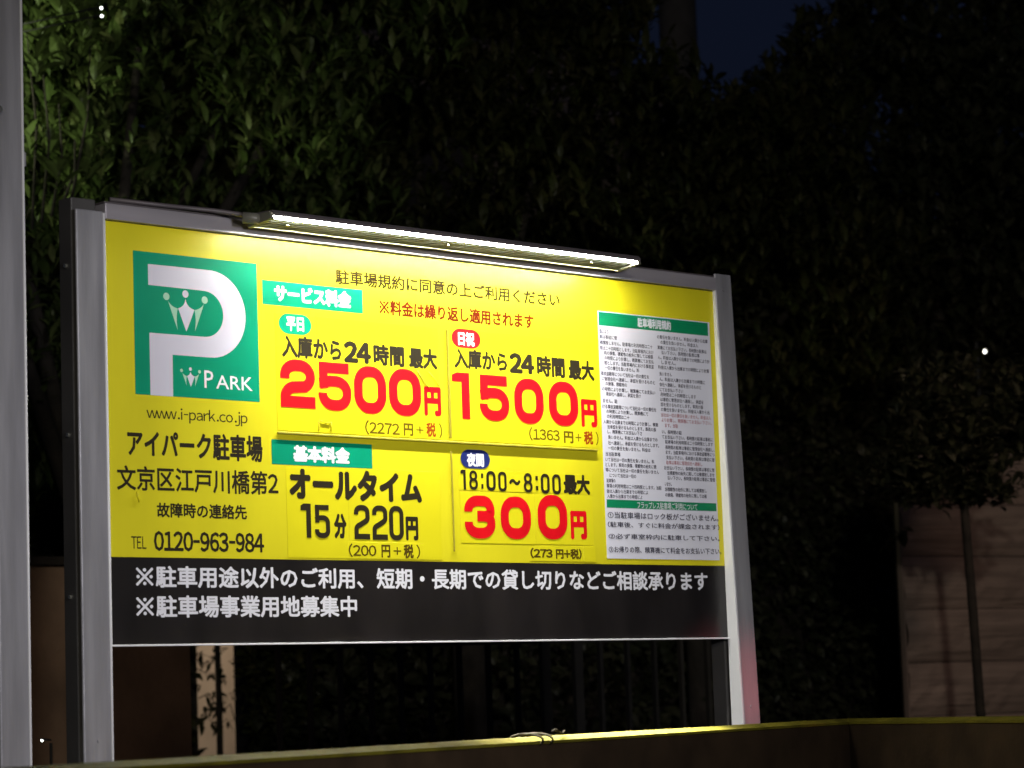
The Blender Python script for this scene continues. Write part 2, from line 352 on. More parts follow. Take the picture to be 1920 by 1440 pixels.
# coloured heading boxes and pills
def flat(name, pts, m, y, parent=sign, **kw):
    bm = bmesh.new(); poly(bm, pts, y); return finprint(name, bm, M[m], parent, **kw)
rect = lambda a, b, c, d: [(a, c), (b, c), (b, d), (a, d)]
flat('heading_box', rect(.4195, .7102, .7522, .8072), 'green', -.0002)
flat('heading_box', rect(.4349, .7251, .3940, .4494), 'green', -.0003)
def pill(x0, x1, z0, z1, m):
    rx = (x1-x0)*.30; rz = (z1-z0)*.5
    flat('day_pill', arc(x1-rx, z1-rz, rx, rz, 90, 0, 9)+arc(x1-rx, z0+rz, rx, rz, 0, -90, 9)+arc(x0+rx, z0+rz, rx, rz, 270, 180, 9)+arc(x0+rx, z1-rz, rx, rz, 180, 90, 9), m, -.0009,
         label={'green': 'green pill', 'redpill': 'red pill', 'navy': 'navy blue pill'}[m])
pill(.4634, .5565, .6898, .7357, 'green'); pill(.9812, 1.0736, .6928, .7383, 'redpill'); pill(.9972, 1.0912, .4050, .4500, 'navy')
# logo
logo = flat('logo', rect(.0722, .4052, .5308, .8420), 'green', -.0002, label='green square logo with a pale letter P and a crown')
bm = bmesh.new()
outer = [(.1106, .8155), (.2600, .8160)] + arc(.2735, .7190, .0975, .0970, 86, -84, 26) + [(.2640, .6220), (.1712, .6219), (.1705, .5308), (.1112, .5308), (.1112, .6660)]
inner = [(.2560, .6668)] + arc(.2590, .7178, .0507, .0508, -86, 86, 20) + [(.2520, .7690), (.1106, .7700)]
poly(bm, outer+inner, -.0003); finprint('letter', bm, M['pale'], logo)
def q(a, c, b, n=6): return [((1-t)**2*a[0]+2*t*(1-t)*c[0]+t*t*b[0], (1-t)**2*a[1]+2*t*(1-t)*c[1]+t*t*b[1]) for t in [i/n for i in range(n)]]
def crown(k, cx, cz):
    f = lambda pts: [(cx+(x-.2090)*k, cz+(z-.6752)*k) for x, z in pts]
    for pts, m in ((q((.2085, .747), (.2105, .729), (.2315, .7245))+q((.2315, .7245), (.2215, .700), (.2090, .6752))+q((.2090, .6752), (.1985, .700), (.1882, .7248))+q((.1882, .7248), (.2060, .729), (.2085, .747)), 'pale'),
                   (q((.1617, .7395), (.1700, .727), (.1872, .7240))+q((.1872, .7240), (.1815, .703), (.1862, .6768))+q((.1862, .6768), (.176, .702), (.1617, .7395)), 'mint'),
                   (q((.2577, .7395), (.2490, .727), (.2318, .7240))+q((.2318, .7240), (.2375, .703), (.2320, .6768))+q((.2320, .6768), (.243, .702), (.2577, .7395)), 'mint'),
                   (arc(.1577, .7484, .0082, .0082, 0, 345, 23), 'mint'), (arc(.2085, .7577, .0082, .0082, 0, 345, 23), 'pale'), (arc(.2600, .7484, .0082, .0082, 0, 345, 23), 'mint')):
        bm = bmesh.new(); poly(bm, f(pts), -.00032); finprint('crown', bm, M[m], logo)
crown(1.0, .2090, .6752); crown(.47, .2181, .5546)
text('P', .2545, .2790, .5545, .5933, M['white'], .006, -.00034, logo, natural=True)
text('ARK', .2862, .3865, .5545, .5848, M['white'], .006, -.00034, logo, natural=True)
# notice sheet of terms
sheet = boxo('notice_sheet', (1.4738, -.0007, .1968+Z0), (1.8835, -.0002, .8170+Z0), M['sheet'], sign, label='white sheet of small printed terms with two green bands')
flat('heading_band', rect(1.4765, 1.8770, .7806, .8145), 'greend', -.0009, sheet)
flat('heading_band', rect(1.4797, 1.8795, .3232, .3438), 'greend', -.0009, sheet)
PRINT = [
    ('駐車場規約に同意の上ご利用ください', 0.6311, 1.3446, 0.815, 0.8502, 'brown', 0.01, 'T'),
    ('サービス料金', 0.4527, 0.6762, 0.7609, 0.8006, 'white', 0.045, 'T'),
    ('※料金は繰り返し適用されます', 0.7602, 1.2532, 0.7538, 0.7906, 'orange', 0.02, 'T'),
    ('平日', 0.4844, 0.5353, 0.6963, 0.7294, 'white', 0.035, 'T'),
    ('入庫から', 0.4702, 0.6426, 0.6356, 0.687, 'black', 0.03, 'T'),
    ('24', 0.649, 0.7306, 0.635, 0.6856, 'black', 0.045, 'T'),
    ('時間', 0.7372, 0.8317, 0.634, 0.6844, 'black', 0.035, 'T'),
    ('最大', 0.8453, 0.9337, 0.6338, 0.6836, 'black', 0.035, 'T'),
    ('2', 0.4634, 0.5628, 0.5234, 0.6327, 'red', 0.26, 'D'),
    ('5', 0.5718, 0.668, 0.522, 0.6326, 'red', 0.26, 'D'),
    ('0', 0.6767, 0.7729, 0.5204, 0.6305, 'red', 0.26, 'D'),
    ('0', 0.781, 0.8795, 0.5203, 0.6307, 'red', 0.26, 'D'),
    ('円', 0.8884, 0.9416, 0.5238, 0.5937, 'red', 0.05, 'T'),
    ('(2272', 0.7065, 0.8105, 0.4719, 0.5053, 'brown', 0.012, 'T'),
    ('円', 0.8227, 0.8522, 0.474, 0.5035, 'brown', 0.025, 'T'),
    ('+', 0.8613, 0.8842, 0.4807, 0.4981, 'brown', 0.02, 'T'),
    ('税', 0.8926, 0.9225, 0.4745, 0.5085, 'orange', 0.03, 'T'),
    (')', 0.9327, 0.9419, 0.473, 0.5081, 'brown', 0.01, 'T'),
    ('日祝', 1.0015, 1.0544, 0.6977, 0.7317, 'white', 0.035, 'T'),
    ('入庫から', 0.9873, 1.159, 0.6422, 0.6909, 'black', 0.03, 'T'),
    ('24', 1.1659, 1.2493, 0.6413, 0.6918, 'black', 0.045, 'T'),
    ('時間', 1.2571, 1.3528, 0.6385, 0.6909, 'black', 0.035, 'T'),
    ('最大', 1.3647, 1.4541, 0.6369, 0.6879, 'black', 0.035, 'T'),
    ('1', 0.9777, 1.0328, 0.522, 0.6328, 'red', 0.26, 'D'),
    ('5', 1.064, 1.1607, 0.5218, 0.6324, 'red', 0.26, 'D'),
    ('0', 1.1778, 1.2755, 0.5204, 0.6306, 'red', 0.26, 'D'),
    ('0', 1.293, 1.3931, 0.5205, 0.6303, 'red', 0.26, 'D'),
    ('円', 1.4028, 1.4581, 0.5211, 0.5912, 'red', 0.05, 'T'),
    ('(1363', 1.223, 1.3262, 0.4796, 0.5129, 'brown', 0.012, 'T'),
    ('円', 1.34, 1.3728, 0.4784, 0.5081, 'brown', 0.025, 'T'),
    ('+', 1.38, 1.4004, 0.4841, 0.5037, 'brown', 0.02, 'T'),
    ('税', 1.4092, 1.441, 0.4778, 0.5112, 'orange', 0.03, 'T'),
    (')', 1.4508, 1.4596, 0.4773, 0.5108, 'brown', 0.01, 'T'),
    ('基本料金', 0.4953, 0.6593, 0.4012, 0.4395, 'white', 0.045, 'T'),
    ('オールタイム', 0.4815, 0.873, 0.3172, 0.3889, 'black', 0.05, 'T'),
    ('1', 0.5119, 0.541, 0.2319, 0.3084, 'black', 0.26, 'D'),
    ('5', 0.5515, 0.5953, 0.2315, 0.3067, 'black', 0.2, 'D'),
    ('分', 0.6073, 0.6438, 0.2311, 0.2883, 'black', 0.05, 'T'),
    ('2', 0.666, 0.712, 0.2309, 0.3096, 'black', 0.2, 'D'),
    ('2', 0.7196, 0.7651, 0.2306, 0.3097, 'black', 0.2, 'D'),
    ('0', 0.7701, 0.8138, 0.2302, 0.3098, 'black', 0.2, 'D'),
    ('円', 0.8201, 0.8584, 0.2304, 0.2863, 'black', 0.05, 'T'),
    ('(200', 0.6475, 0.7294, 0.19, 0.2213, 'brown2', 0.012, 'T'),
    ('円', 0.7443, 0.771, 0.19, 0.2199, 'brown2', 0.025, 'T'),
    ('+', 0.7804, 0.8038, 0.1968, 0.2148, 'brown2', 0.02, 'T'),
    ('税', 0.8113, 0.8417, 0.1888, 0.2217, 'brown2', 0.03, 'T'),
    (')', 0.8502, 0.8621, 0.1887, 0.2214, 'brown2', 0.01, 'T'),
    ('夜間', 1.017, 1.0718, 0.4091, 0.4425, 'white', 0.035, 'T'),
    ('1', 0.9951, 1.0116, 0.3538, 0.4011, 'black', 0.2, 'D'),
    ('8', 1.0215, 1.05, 0.3535, 0.401, 'black', 0.2, 'D'),
    ('0', 1.0773, 1.1074, 0.3531, 0.4008, 'black', 0.2, 'D'),
    ('0', 1.1159, 1.1429, 0.3528, 0.4007, 'black', 0.2, 'D'),
    ('8', 1.1984, 1.2283, 0.3521, 0.4005, 'black', 0.2, 'D'),
    ('0', 1.256, 1.2856, 0.3517, 0.4003, 'black', 0.2, 'D'),
    ('0', 1.2944, 1.3235, 0.3514, 0.4002, 'black', 0.2, 'D'),
    (':', 1.0605, 1.0672, 0.3573, 0.3945, 'black', 0, 'C'),
    (':', 1.2387, 1.2467, 0.3588, 0.3942, 'black', 0, 'C'),
    ('～', 1.1514, 1.1888, 0.3687, 0.3847, 'black', 0.04, 'T'),
    ('最大', 1.3331, 1.4238, 0.3518, 0.4022, 'black', 0.04, 'T'),
    ('3', 1.0032, 1.1017, 0.2385, 0.3414, 'red', 0.26, 'D'),
    ('0', 1.1196, 1.2189, 0.2393, 0.3417, 'red', 0.26, 'D'),
    ('0', 1.2416, 1.3411, 0.2408, 0.3489, 'red', 0.26, 'D'),
    ('円', 1.3516, 1.4077, 0.2421, 0.3125, 'red', 0.05, 'T'),
    ('(273', 1.2125, 1.2875, 0.1938, 0.2199, 'brown2', 0.03, 'T'),
    ('円+税)', 1.298, 1.386, 0.1933, 0.2194, 'brown2', 0.035, 'T'),
    ('www.i-park.co.jp', 0.0998, 0.3701, 0.4739, 0.5063, 'black', 0.005, 'T'),
    ('アイパーク駐車場', 0.0489, 0.4102, 0.3963, 0.4556, 'black', 0.025, 'T'),
    ('文京区江戸川橋第2', 0.0209, 0.4517, 0.324, 0.3775, 'black', 0.015, 'T'),
    ('故障時の連絡先', 0.122, 0.3625, 0.2685, 0.3006, 'black', 0.02, 'T'),
    ('TEL', 0.0547, 0.0936, 0.2007, 0.227, 'black', 0.005, 'T'),
    ('0120-963-984', 0.1128, 0.4079, 0.1963, 0.2398, 'black', 0.02, 'T'),
    ('※駐車用途以外のご利用、', 0.0647, 0.6889, 0.1182, 0.1654, 'white', 0.028, 'T'),
    ('短期・長期での貸し切りなどご相談承ります', 0.7281, 1.8351, 0.118, 0.1663, 'white', 0.028, 'T'),
    ('※駐車場事業用地募集中', 0.0642, 0.6684, 0.0546, 0.1024, 'white', 0.028, 'T'),
    ('駐車場利用規約', 1.6151, 1.7375, 0.7851, 0.8103, 'white', 0.03, 'T'),
    ('フラップレス駐車場ご利用について', 1.5875, 1.8075, 0.3233, 0.341, 'white', 0.01, 'T'),
    ('①当駐車場はロック板がございません。', 1.4813, 1.8856, 0.2968, 0.3137, 'grey', 0.012, 'T'),
    ('(駐車後、すぐに料金が課金されます)', 1.48, 1.8871, 0.2747, 0.2887, 'grey', 0.012, 'T'),
    ('②必ず車室枠内に駐車して下さい。', 1.4813, 1.8872, 0.2456, 0.2591, 'grey', 0.012, 'T'),
    ('③お帰りの際、精算機にて料金をお支払い下さい。', 1.4805, 1.8908, 0.2116, 0.2274, 'grey', 0.012, 'T'),
]
TERMS = [
    (1.4776, 1.5095, 0.7653, 'grey'), (1.4769, 1.539, 0.7519, 'grey'), (1.4779, 1.6664, 0.7375, 'grey'),
    (1.4771, 1.6692, 0.7236, 'grey'), (1.4906, 1.6667, 0.7118, 'grey'), (1.4917, 1.6688, 0.6993, 'grey'),
    (1.491, 1.6681, 0.6866, 'grey'), (1.4913, 1.6142, 0.674, 'grey'), (1.4771, 1.6489, 0.6593, 'grey'),
    (1.4792, 1.67, 0.6463, 'grey'), (1.4916, 1.568, 0.6342, 'grey'), (1.4785, 1.6692, 0.6203, 'grey'),
    (1.4919, 1.6161, 0.6085, 'grey'), (1.4804, 1.5316, 0.5908, 'grey'), (1.4778, 1.6705, 0.5763, 'grey'),
    (1.4913, 1.6403, 0.5644, 'grey'), (1.4923, 1.5722, 0.5519, 'grey'), (1.4793, 1.6751, 0.538, 'grey'),
    (1.4926, 1.6664, 0.5255, 'grey'), (1.492, 1.6149, 0.5135, 'grey'), (1.4938, 1.6704, 0.4998, 'grey'),
    (1.493, 1.6752, 0.4854, 'grey'), (1.4923, 1.6431, 0.4724, 'grey'), (1.4824, 1.5343, 0.4572, 'grey'),
    (1.4809, 1.6556, 0.4434, 'grey'), (1.4802, 1.6616, 0.4305, 'grey'), (1.4802, 1.671, 0.4175, 'grey'),
    (1.4933, 1.5878, 0.4042, 'grey'), (1.4823, 1.5133, 0.3909, 'grey'), (1.4816, 1.678, 0.3775, 'grey'),
    (1.4809, 1.6284, 0.3645, 'grey'), (1.482, 1.6071, 0.3521, 'grey'), (1.6845, 1.8735, 0.7657, 'grey'),
    (1.6965, 1.8366, 0.7523, 'grey'), (1.6847, 1.8679, 0.7381, 'grey'), (1.6987, 1.8405, 0.7261, 'grey'),
    (1.685, 1.8777, 0.7128, 'grey'), (1.6971, 1.75, 0.7007, 'grey'), (1.6842, 1.8741, 0.6876, 'grey'),
    (1.688, 1.7333, 0.6705, 'grey'), (1.6872, 1.8569, 0.6569, 'grey'), (1.6863, 1.8409, 0.6432, 'grey'),
    (1.6866, 1.7732, 0.6298, 'grey'), (1.6885, 1.8204, 0.6176, 'grey'), (1.6877, 1.8479, 0.6047, 'grey'),
    (1.688, 1.8452, 0.5919, 'grey'), (1.688, 1.869, 0.5791, 'grey'), (1.6872, 1.8737, 0.5652, 'redink'),
    (1.6882, 1.8748, 0.5521, 'redink'), (1.7003, 1.7482, 0.5386, 'redink'), (1.6882, 1.7612, 0.5217, 'grey'),
    (1.6879, 1.8775, 0.5087, 'grey'), (1.6986, 1.8767, 0.4964, 'grey'), (1.6978, 1.8809, 0.4825, 'grey'),
    (1.6989, 1.8809, 0.4699, 'grey'), (1.7, 1.88, 0.4566, 'grey'), (1.6992, 1.8329, 0.4436, 'redink'),
    (1.6908, 1.8783, 0.4298, 'grey'), (1.7014, 1.8774, 0.417, 'grey'), (1.7018, 1.8786, 0.4045, 'grey'),
    (1.691, 1.716, 0.3883, 'grey'), (1.6902, 1.8453, 0.3751, 'grey'), (1.6904, 1.8443, 0.3609, 'grey'),
]

PRINT = [(s_, a_, b_, c_, d_, e_,   .265 if (g_ == 'D' and f_ == .26) else f_, g_) for s_, a_, b_, c_, d_, e_, f_, g_ in PRINT]
PRINT[0] = PRINT[0][:5]+('ink', .022, 'T'); PRINT[2] = PRINT[2][:5]+('redthin', .026, 'T')
for s, x0, x1, z0, z1, c, wt, mode in PRINT:
    part_name = {'(': 'bracket', ')': 'bracket', '+': 'plus_sign', '～': 'wave_dash', '円': 'price_unit'}.get(s, 'lettering')
    if mode == 'D' and wt == .2: wt = .275
    if z1 < .18: wt = .019
    onsheet = x0 > 1.47
    if mode == 'T':
        ref = None
        if s[0] in '(' and len(s) > 4: ref = None
        o = text(s, x0, x1, z0, z1, M[c], wt, lay(x0, x1, z0, z1), sheet if onsheet else sign, part_name, ref=ref)
    else:
        bm = bmesh.new(); digit(bm, s, x0, x1, z0, z1, wt, -.0011)
        finprint('colon' if s == ':' else 'price_digit', bm, M[c], sign)
# the small print: rows of tiny characters, one mesh per ink colour
FILL = '駐車場の利用時間は二十四時間とします。当駐車場内における事故盗難等について当社は一切の責任を負いません。料金は入庫から出庫までの時間により計算し、精算機にてお支払い下さい。長時間の駐車は事前に管理会社へ連絡し、承認を受けるものとします。車両の損傷、積載物の紛失に関しては補償致しません。'
rng = random.Random(5)
acc = {}
for x0, x1, zc, c in TERMS:
    n = max(4, round((x1-x0)/.0098)); a = rng.randrange(len(FILL)-1); s = (FILL*2)[a:a+n]
    if s[0] in '。、': s = '当'+s[1:]
    acc.setdefault(c, ([], []))
    text(s, x0, x1, zc-.0052, zc+.0052, None, .018, -.0009, None, bmx=acc[c])
for c, (F_, V_) in acc.items():
    me = bpy.data.meshes.new('small_print'); me.from_pydata(V_, [], F_); me.update(); link('small_print', me, M[c], sheet, kind='stuff')

# ------------------------------------------------------------------ the lamp over the sign
lx0, lx1 = .362, 1.500
LP = thing('sign_lamp', S((lx0+lx1)/2, -.07, .93), 'long slim strip lamp with ribbed underside glowing above the yellow board', 'strip lamp')
def prof(name, pts, m, x0=lx0, x1=lx1, **kw):    # extruded profile in (y, z)
    bm = bmesh.new(); A = [bm.verts.new((x0, y, z+Z0)) for y, z in pts]; B = [bm.verts.new((x1, y, z+Z0)) for y, z in pts]
    n = len(pts)
    for i in range(n): bm.faces.new((A[i], A[(i+1) % n], B[(i+1) % n], B[i]))
    bm.faces.new(A); bm.faces.new(B[::-1]); return fin(name, bm, M[m], LP, **kw)
prof('hood', [(-.126, .927), (-.127, .9335), (-.121, .9400), (-.045, .9430), (-.040, .9405), (-.118, .9372), (-.1235, .9330), (-.1225, .9270)], 'hood', lx0-.004, lx1+.006)
# ribbed underside: shallow V grooves running along the lamp
u = []
y0_, z0_, y1_, z1_ = -.052, .9140, -.110, .9240
nr = 6
for i in range(nr):
    for f_, d in ((0, 0), (.35, 0), (.5, .0022), (.85, .0022)):
        t = (i+f_)/nr; u.append((y0_+(y1_-y0_)*t, z0_+(z1_-z0_)*t+d))
u.append((y1_, z1_)); u += [(y1_, .9362), (y0_, .9385)]
prof('ribbed_reflector', u, 'rib', lx0+.003, lx1-.003)
prof('rim', [(-.0508, .9132), (-.0508, .9385), (-.042, .9385), (-.041, .917), (-.045, .9128), (-.050, .9122)], 'rim')
bm = bmesh.new(); tube(bm, [(lx0+.004, -.1170, .9255+Z0), (lx1-.004, -.1170, .9255+Z0)], .0040, 14); fin('tube', bm, M['tube'], LP, smooth=True)
for x, s in ((lx0, -1), (lx1, 1)):
    a, b = sorted((x, x+s*.010)); prof('end_cap', [(-.042, .9125), (-.042, .938), (-.120, .9365), (-.124, .920), (-.10, .917)], 'cap', a, b)
for x in (.430, .905, 1.375):
    bm = bmesh.new(); tube(bm, [(x, -.083, .9205+Z0), (x, -.0835, .9165+Z0)], .0042, 10); fin('screw', bm, M['screw'], LP)
for x in (.50, 1.36): boxo('bracket', (x, -.055, .9445+Z0), (x+.03, .03, .9490+Z0), M['hood'], LP)
bm = bmesh.new(); tube(bm, [(.03, .022, .952+Z0), (.18, .012, .951+Z0), (.28, -.015, .947+Z0), (.335, -.06, .935+Z0), (.352, -.08, .930+Z0)], .0055, 8); fin('cable', bm, M['hood'], LP, smooth=True)
bm = bmesh.new(); tube(bm, [(.322, -.062, .928+Z0), (.345, -.079, .926+Z0), (.3515, -.082, .926+Z0)], .0135, 12, .8); fin('cable_gland', bm, M['cap'], LP, smooth=True)
# tube light sent down the board by the reflector, then an added beam
def strip(name, y, z, ty, tz, power, spread, sy):
    l = bpy.data.lights.new(name, 'AREA'); l.shape = 'RECTANGLE'; l.size = lx1-lx0-.03; l.size_y = sy; l.energy = power; l.color = (1, .99, .93); l.spread = math.radians(spread)
    o = bpy.data.objects.new(name, l); C.objects.link(o); o.location = ((lx0+lx1)/2, y, z+Z0)
    d = Vector((0, ty-y, tz-z)); o.rotation_euler = d.to_track_quat('-Z', 'Y').to_euler(); return o
strip('reflector_light', -.1170, .9205, -.20, .0, 9, 84, .004)
strip('added_coping_beam', -.1170, .9203, -.56, -.22, 52, 26, .004)  # added beam aimed past the board to brighten the low wall's coping
# ------------------------------------------------------------------ neighbouring post, low wall, wire
lp = thing('steel_post', S(-.255, -.01, -Z0), 'tall grey square steel post at the left edge of the picture', 'post')
boxo('shaft', (-.276, -.008, 0), (-.2050, .045, 2.3+Z0), M['post'], lp, bev=.0035, seg=3)
bm = bmesh.new(); tube(bm, [(-.2062, -.0086, .6), (-.2062, -.0086, 1.4+Z0)], .0030, 8); fin('edge_highlight_bead', bm, M['trim'], lp, smooth=True)  # added white bead, stands for the lamp's glint along this corner
boxo('clamp', (-.2045, -.012, .992+Z0), (-.2000, .03, 1.022+Z0), M['post'], lp, bev=.001)
bm = bmesh.new(); tube(bm, [(-.267, -.009, 1.105+Z0), (-.267, -.018, 1.105+Z0)], .008, 8); fin('bolt', bm, M['screw'], lp)

HC = .063
def wpt(px, D, h=HC): p = spot(px, D); return Vector((p.x, p.y, CAMP.z-h))
a, b, c_ = wpt(-250, 3.6), wpt(1560, 7.1), wpt(2450, 4.95)
lw = thing('low_wall', Vector((a.x, a.y, 0)), 'low dark brown wall with a bright narrow coping in front of the sign', 'wall')
def seg(name, pts, d, zt, zb, m, bev):
    # wall segment sections along a polyline, thickness d behind the front face
    bm = bmesh.new(); rows = []
    for i, p in enumerate(pts):
        n1 = None
        if i > 0: e = (pts[i]-pts[i-1]).xy.normalized(); n1 = Vector((-e.y, e.x))
        if i < len(pts)-1: e = (pts[i+1]-pts[i]).xy.normalized(); n2 = Vector((-e.y, e.x)); n1 = n2 if n1 is None else (n1+n2).normalized()/max(.4, math.sqrt((1+n1.dot(n2))/2))
        sec = [(0, zb), (0, zt-.008), (.024, zt), (d-.004, zt), (d, zt-.004), (d, zb)] if name == 'coping' else [(0, zb)] + [(bev*1.0*(i_/4), zt-bev+bev*(i_/4)) for i_ in range(5)] + [(d-bev, zt), (d, zt-bev), (d, zb)]
        rows.append([bm.verts.new((p.x+n1.x*s_, p.y+n1.y*s_, z)) for s_, z in sec])
    for A, B in zip(rows, rows[1:]):
        for k in range(len(A)-1): bm.faces.new((A[k], B[k], B[k+1], A[k+1]))
    bm.faces.new(rows[0]); bm.faces.new(rows[-1][::-1])
    return fin(name, bm, M[m], lw, smooth=False)
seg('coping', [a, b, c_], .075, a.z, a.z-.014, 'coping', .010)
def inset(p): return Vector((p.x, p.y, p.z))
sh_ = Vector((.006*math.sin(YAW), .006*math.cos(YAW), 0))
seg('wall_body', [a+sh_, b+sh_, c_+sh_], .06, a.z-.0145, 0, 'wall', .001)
wt_ = thing('wire_tie', wpt(890, 5.5), 'short twisted wire looped over the coping of the low wall', 'wire')
e = (b-a).normalized(); nrm = Vector((-e.y, e.x, 0)); o0 = a + e*((spot(868, 5.5)-a).dot(e))
bm = bmesh.new()
for k in range(2):
    P = []
    for i in range(22):
        t = i/21*2*math.pi; cy = .036+.046*math.cos(t); cz = -.006+.013*math.sin(t)
        P.append(o0 + e*(k*.045+.028*i/21+.02*math.cos(t)) + nrm*cy + Vector((0, 0, cz)))
    tube(bm, P, .0026, 6)
P = [o0+e*(.055+.02*i)+nrm*(-.002+.004*i)+Vector((0, 0, .009+.004*math.sin(i*1.3))) for i in range(6)]
tube(bm, P, .003, 6, .5)
fin('loop', bm, M['wire'], wt_, smooth=True)
# ------------------------------------------------------------------ ground and what stands behind the sign
bm = bmesh.new(); vs = [bm.verts.new(p) for p in ((-150, -150, 0), (150, -150, 0), (150, 150, 0), (-150, 150, 0))]; bm.faces.new(vs)
g = fin('ground', bm, M['ground'], None, kind='structure')
import numpy as np
def bxo(name, px0, px1, D0, D1, z0, z1, th, m, parent, **kw):   # upright slab between two bearings
    p, q_ = spot(px0, D0), spot(px1, D1); e = (q_-p); e.z = 0; e.normalize(); n = Vector((-e.y, e.x, 0))
    bm = bmesh.new()
    for z in (z0, z1):
        pass
    co = [p, q_, q_+n*th, p+n*th]
    v = [bm.verts.new((c.x, c.y, z0)) for c in co] + [bm.verts.new((c.x, c.y, z1)) for c in co]
    for f in ((0,3,2,1),(4,5,6,7),(0,1,5,4),(1,2,6,5),(2,3,7,6),(3,0,4,7)): bm.faces.new([v[i] for i in f])
    return fin(name, bm, M[m], parent, **kw)
hz = lambda px: 1324-.0352*(px-960)
def zat(px, py, D): return CAMP.z + (hz(px)-py)/5000*D
# brown garden wall low on the left
gw = thing('garden_wall', Vector((*spot(160, 9.0).xy, 0)), 'dim brown garden wall low on the left behind the sign posts', 'wall')
bxo('wall_body', 20, 346, 8.9, 9.3, 0, zat(100, 1062, 9), .12, 'gardenwall', gw)
bxo('coping', 20, 346, 8.87, 9.27, zat(100, 1062, 9)+.001, zat(100, 1046, 9), .16, 'bark', gw)
# far beige house glimpsed through the gap
bh = thing('beige_house', Vector((*spot(420, 16.5).xy, 0)), 'lit beige house wall seen through a narrow gap below the sign', 'house')
bxo('wall', 250, 700, 16.4, 16.8, 0, 4.2, 3, 'beige', bh)
bxo('roof', 200, 760, 16.2, 16.6, 4.2, 4.45, 3.4, 'roof', bh)
# dark slatted fence behind the board
fe = thing('slat_fence', Vector((*spot(900, 9.6).xy, 0)), 'dark upright bar fence in the shadow beneath the sign', 'fence')
f0, f1 = spot(480, 9.2), spot(1375, 10.2); ed = (f1-f0); ed.z = 0; Lf = ed.length; ed.normalize(); nf = Vector((-ed.y, ed.x, 0))
ft = zat(900, 1150, 9.8)
bar0 = None
nb = 17
for i in range(nb):
    wd = .035 if i in (9, 10) else .013
    bm = bmesh.new(); box(bm, (-wd/2, -.012, 0), (wd/2, .012, ft)); o = fin('bar', bm, M['fence'], fe)
    P = f0 + ed*(Lf*(i+.5)/nb + (.02 if i == 10 else 0)); o.parent = None; o.location = (P.x, P.y, 0); o.rotation_euler.z = math.atan2(ed.y, ed.x)
    o.parent = fe; o.matrix_parent_inverse = Matrix.Translation(-fe.location)
bxo('rail', 470, 1375, 9.23, 10.23, ft-.12, ft-.07, .02, 'fence', fe); bxo('rail', 452, 1375, 9.23, 10.23, .5, .55, .02, 'fence', fe)
# boarded wall on the right
bw = thing('boarded_wall', Vector((*spot(1690, 11.5).xy, 0)), 'pinkish brown wall of rough horizontal boards behind the thin tree on the right', 'wall')
w0, w1 = spot(1667, 11.6), spot(2200, 12.6); we = (w1-w0); we.z = 0; Lw = we.length; we.normalize(); wn = Vector((-we.y, we.x, 0))
bh_ = 99/5000*11.7; zbase = zat(1690, 1243, 11.7) - bh_*5
rb = random.Random(3)
def board(i, x0, x1):
    # rough sawn board: sagging lower edge, uneven raised grain
    nx, nz = 16, 5; vs = []; fs = []
    for a_ in range(nx+1):
        for b_ in range(nz+1):
            x = x0+(x1-x0)*a_/nx; t = b_/nz; z = zbase+bh_*i+(bh_-.004)*t
            y = -.016*math.sin(math.pi*min(1, t*1.02)) - rb.random()*.010 - .010*math.sin(x*9+i*2.1+t*7)*math.sin(t*math.pi)*(1 if i % 2 else .4)
            if b_ in (0, nz): y = .004
            vs.append(w0 + we*x + wn*y + Vector((0, 0, z-w0.z)))
    for a_ in range(nx):
        for b_ in range(nz):
            k = a_*(nz+1)+b_; fs.append((k, k+nz+1, k+nz+2, k+1))
    # back
    me = bpy.data.meshes.new('board'); me.from_pydata([tuple(v) for v in vs], [], fs); me.update()
    link('board', me, M['board'], bw)
for i in range(9):
    cut = .95 + (.42 if i % 2 else 0)
    board(i, .012, cut); board(i, cut+.004, Lw)
def lbox(name, x0, x1, y0, y1, z0, z1, m):
    bm = bmesh.new(); vs = box(bm, (x0, y0, z0), (x1, y1, z1))
    for v in bm.verts: v.co = w0 + we*v.co.x + wn*v.co.y + Vector((0, 0, v.co.z-w0.z))
    return fin(name, bm, M[m], bw)
lbox('edge_trim', -.004, .006, -.022, .004, 0, zbase+bh_*9, 'boardedge'); lbox('backing', .0, Lw, .012, .02, 0, zbase+bh_*9, 'bark')
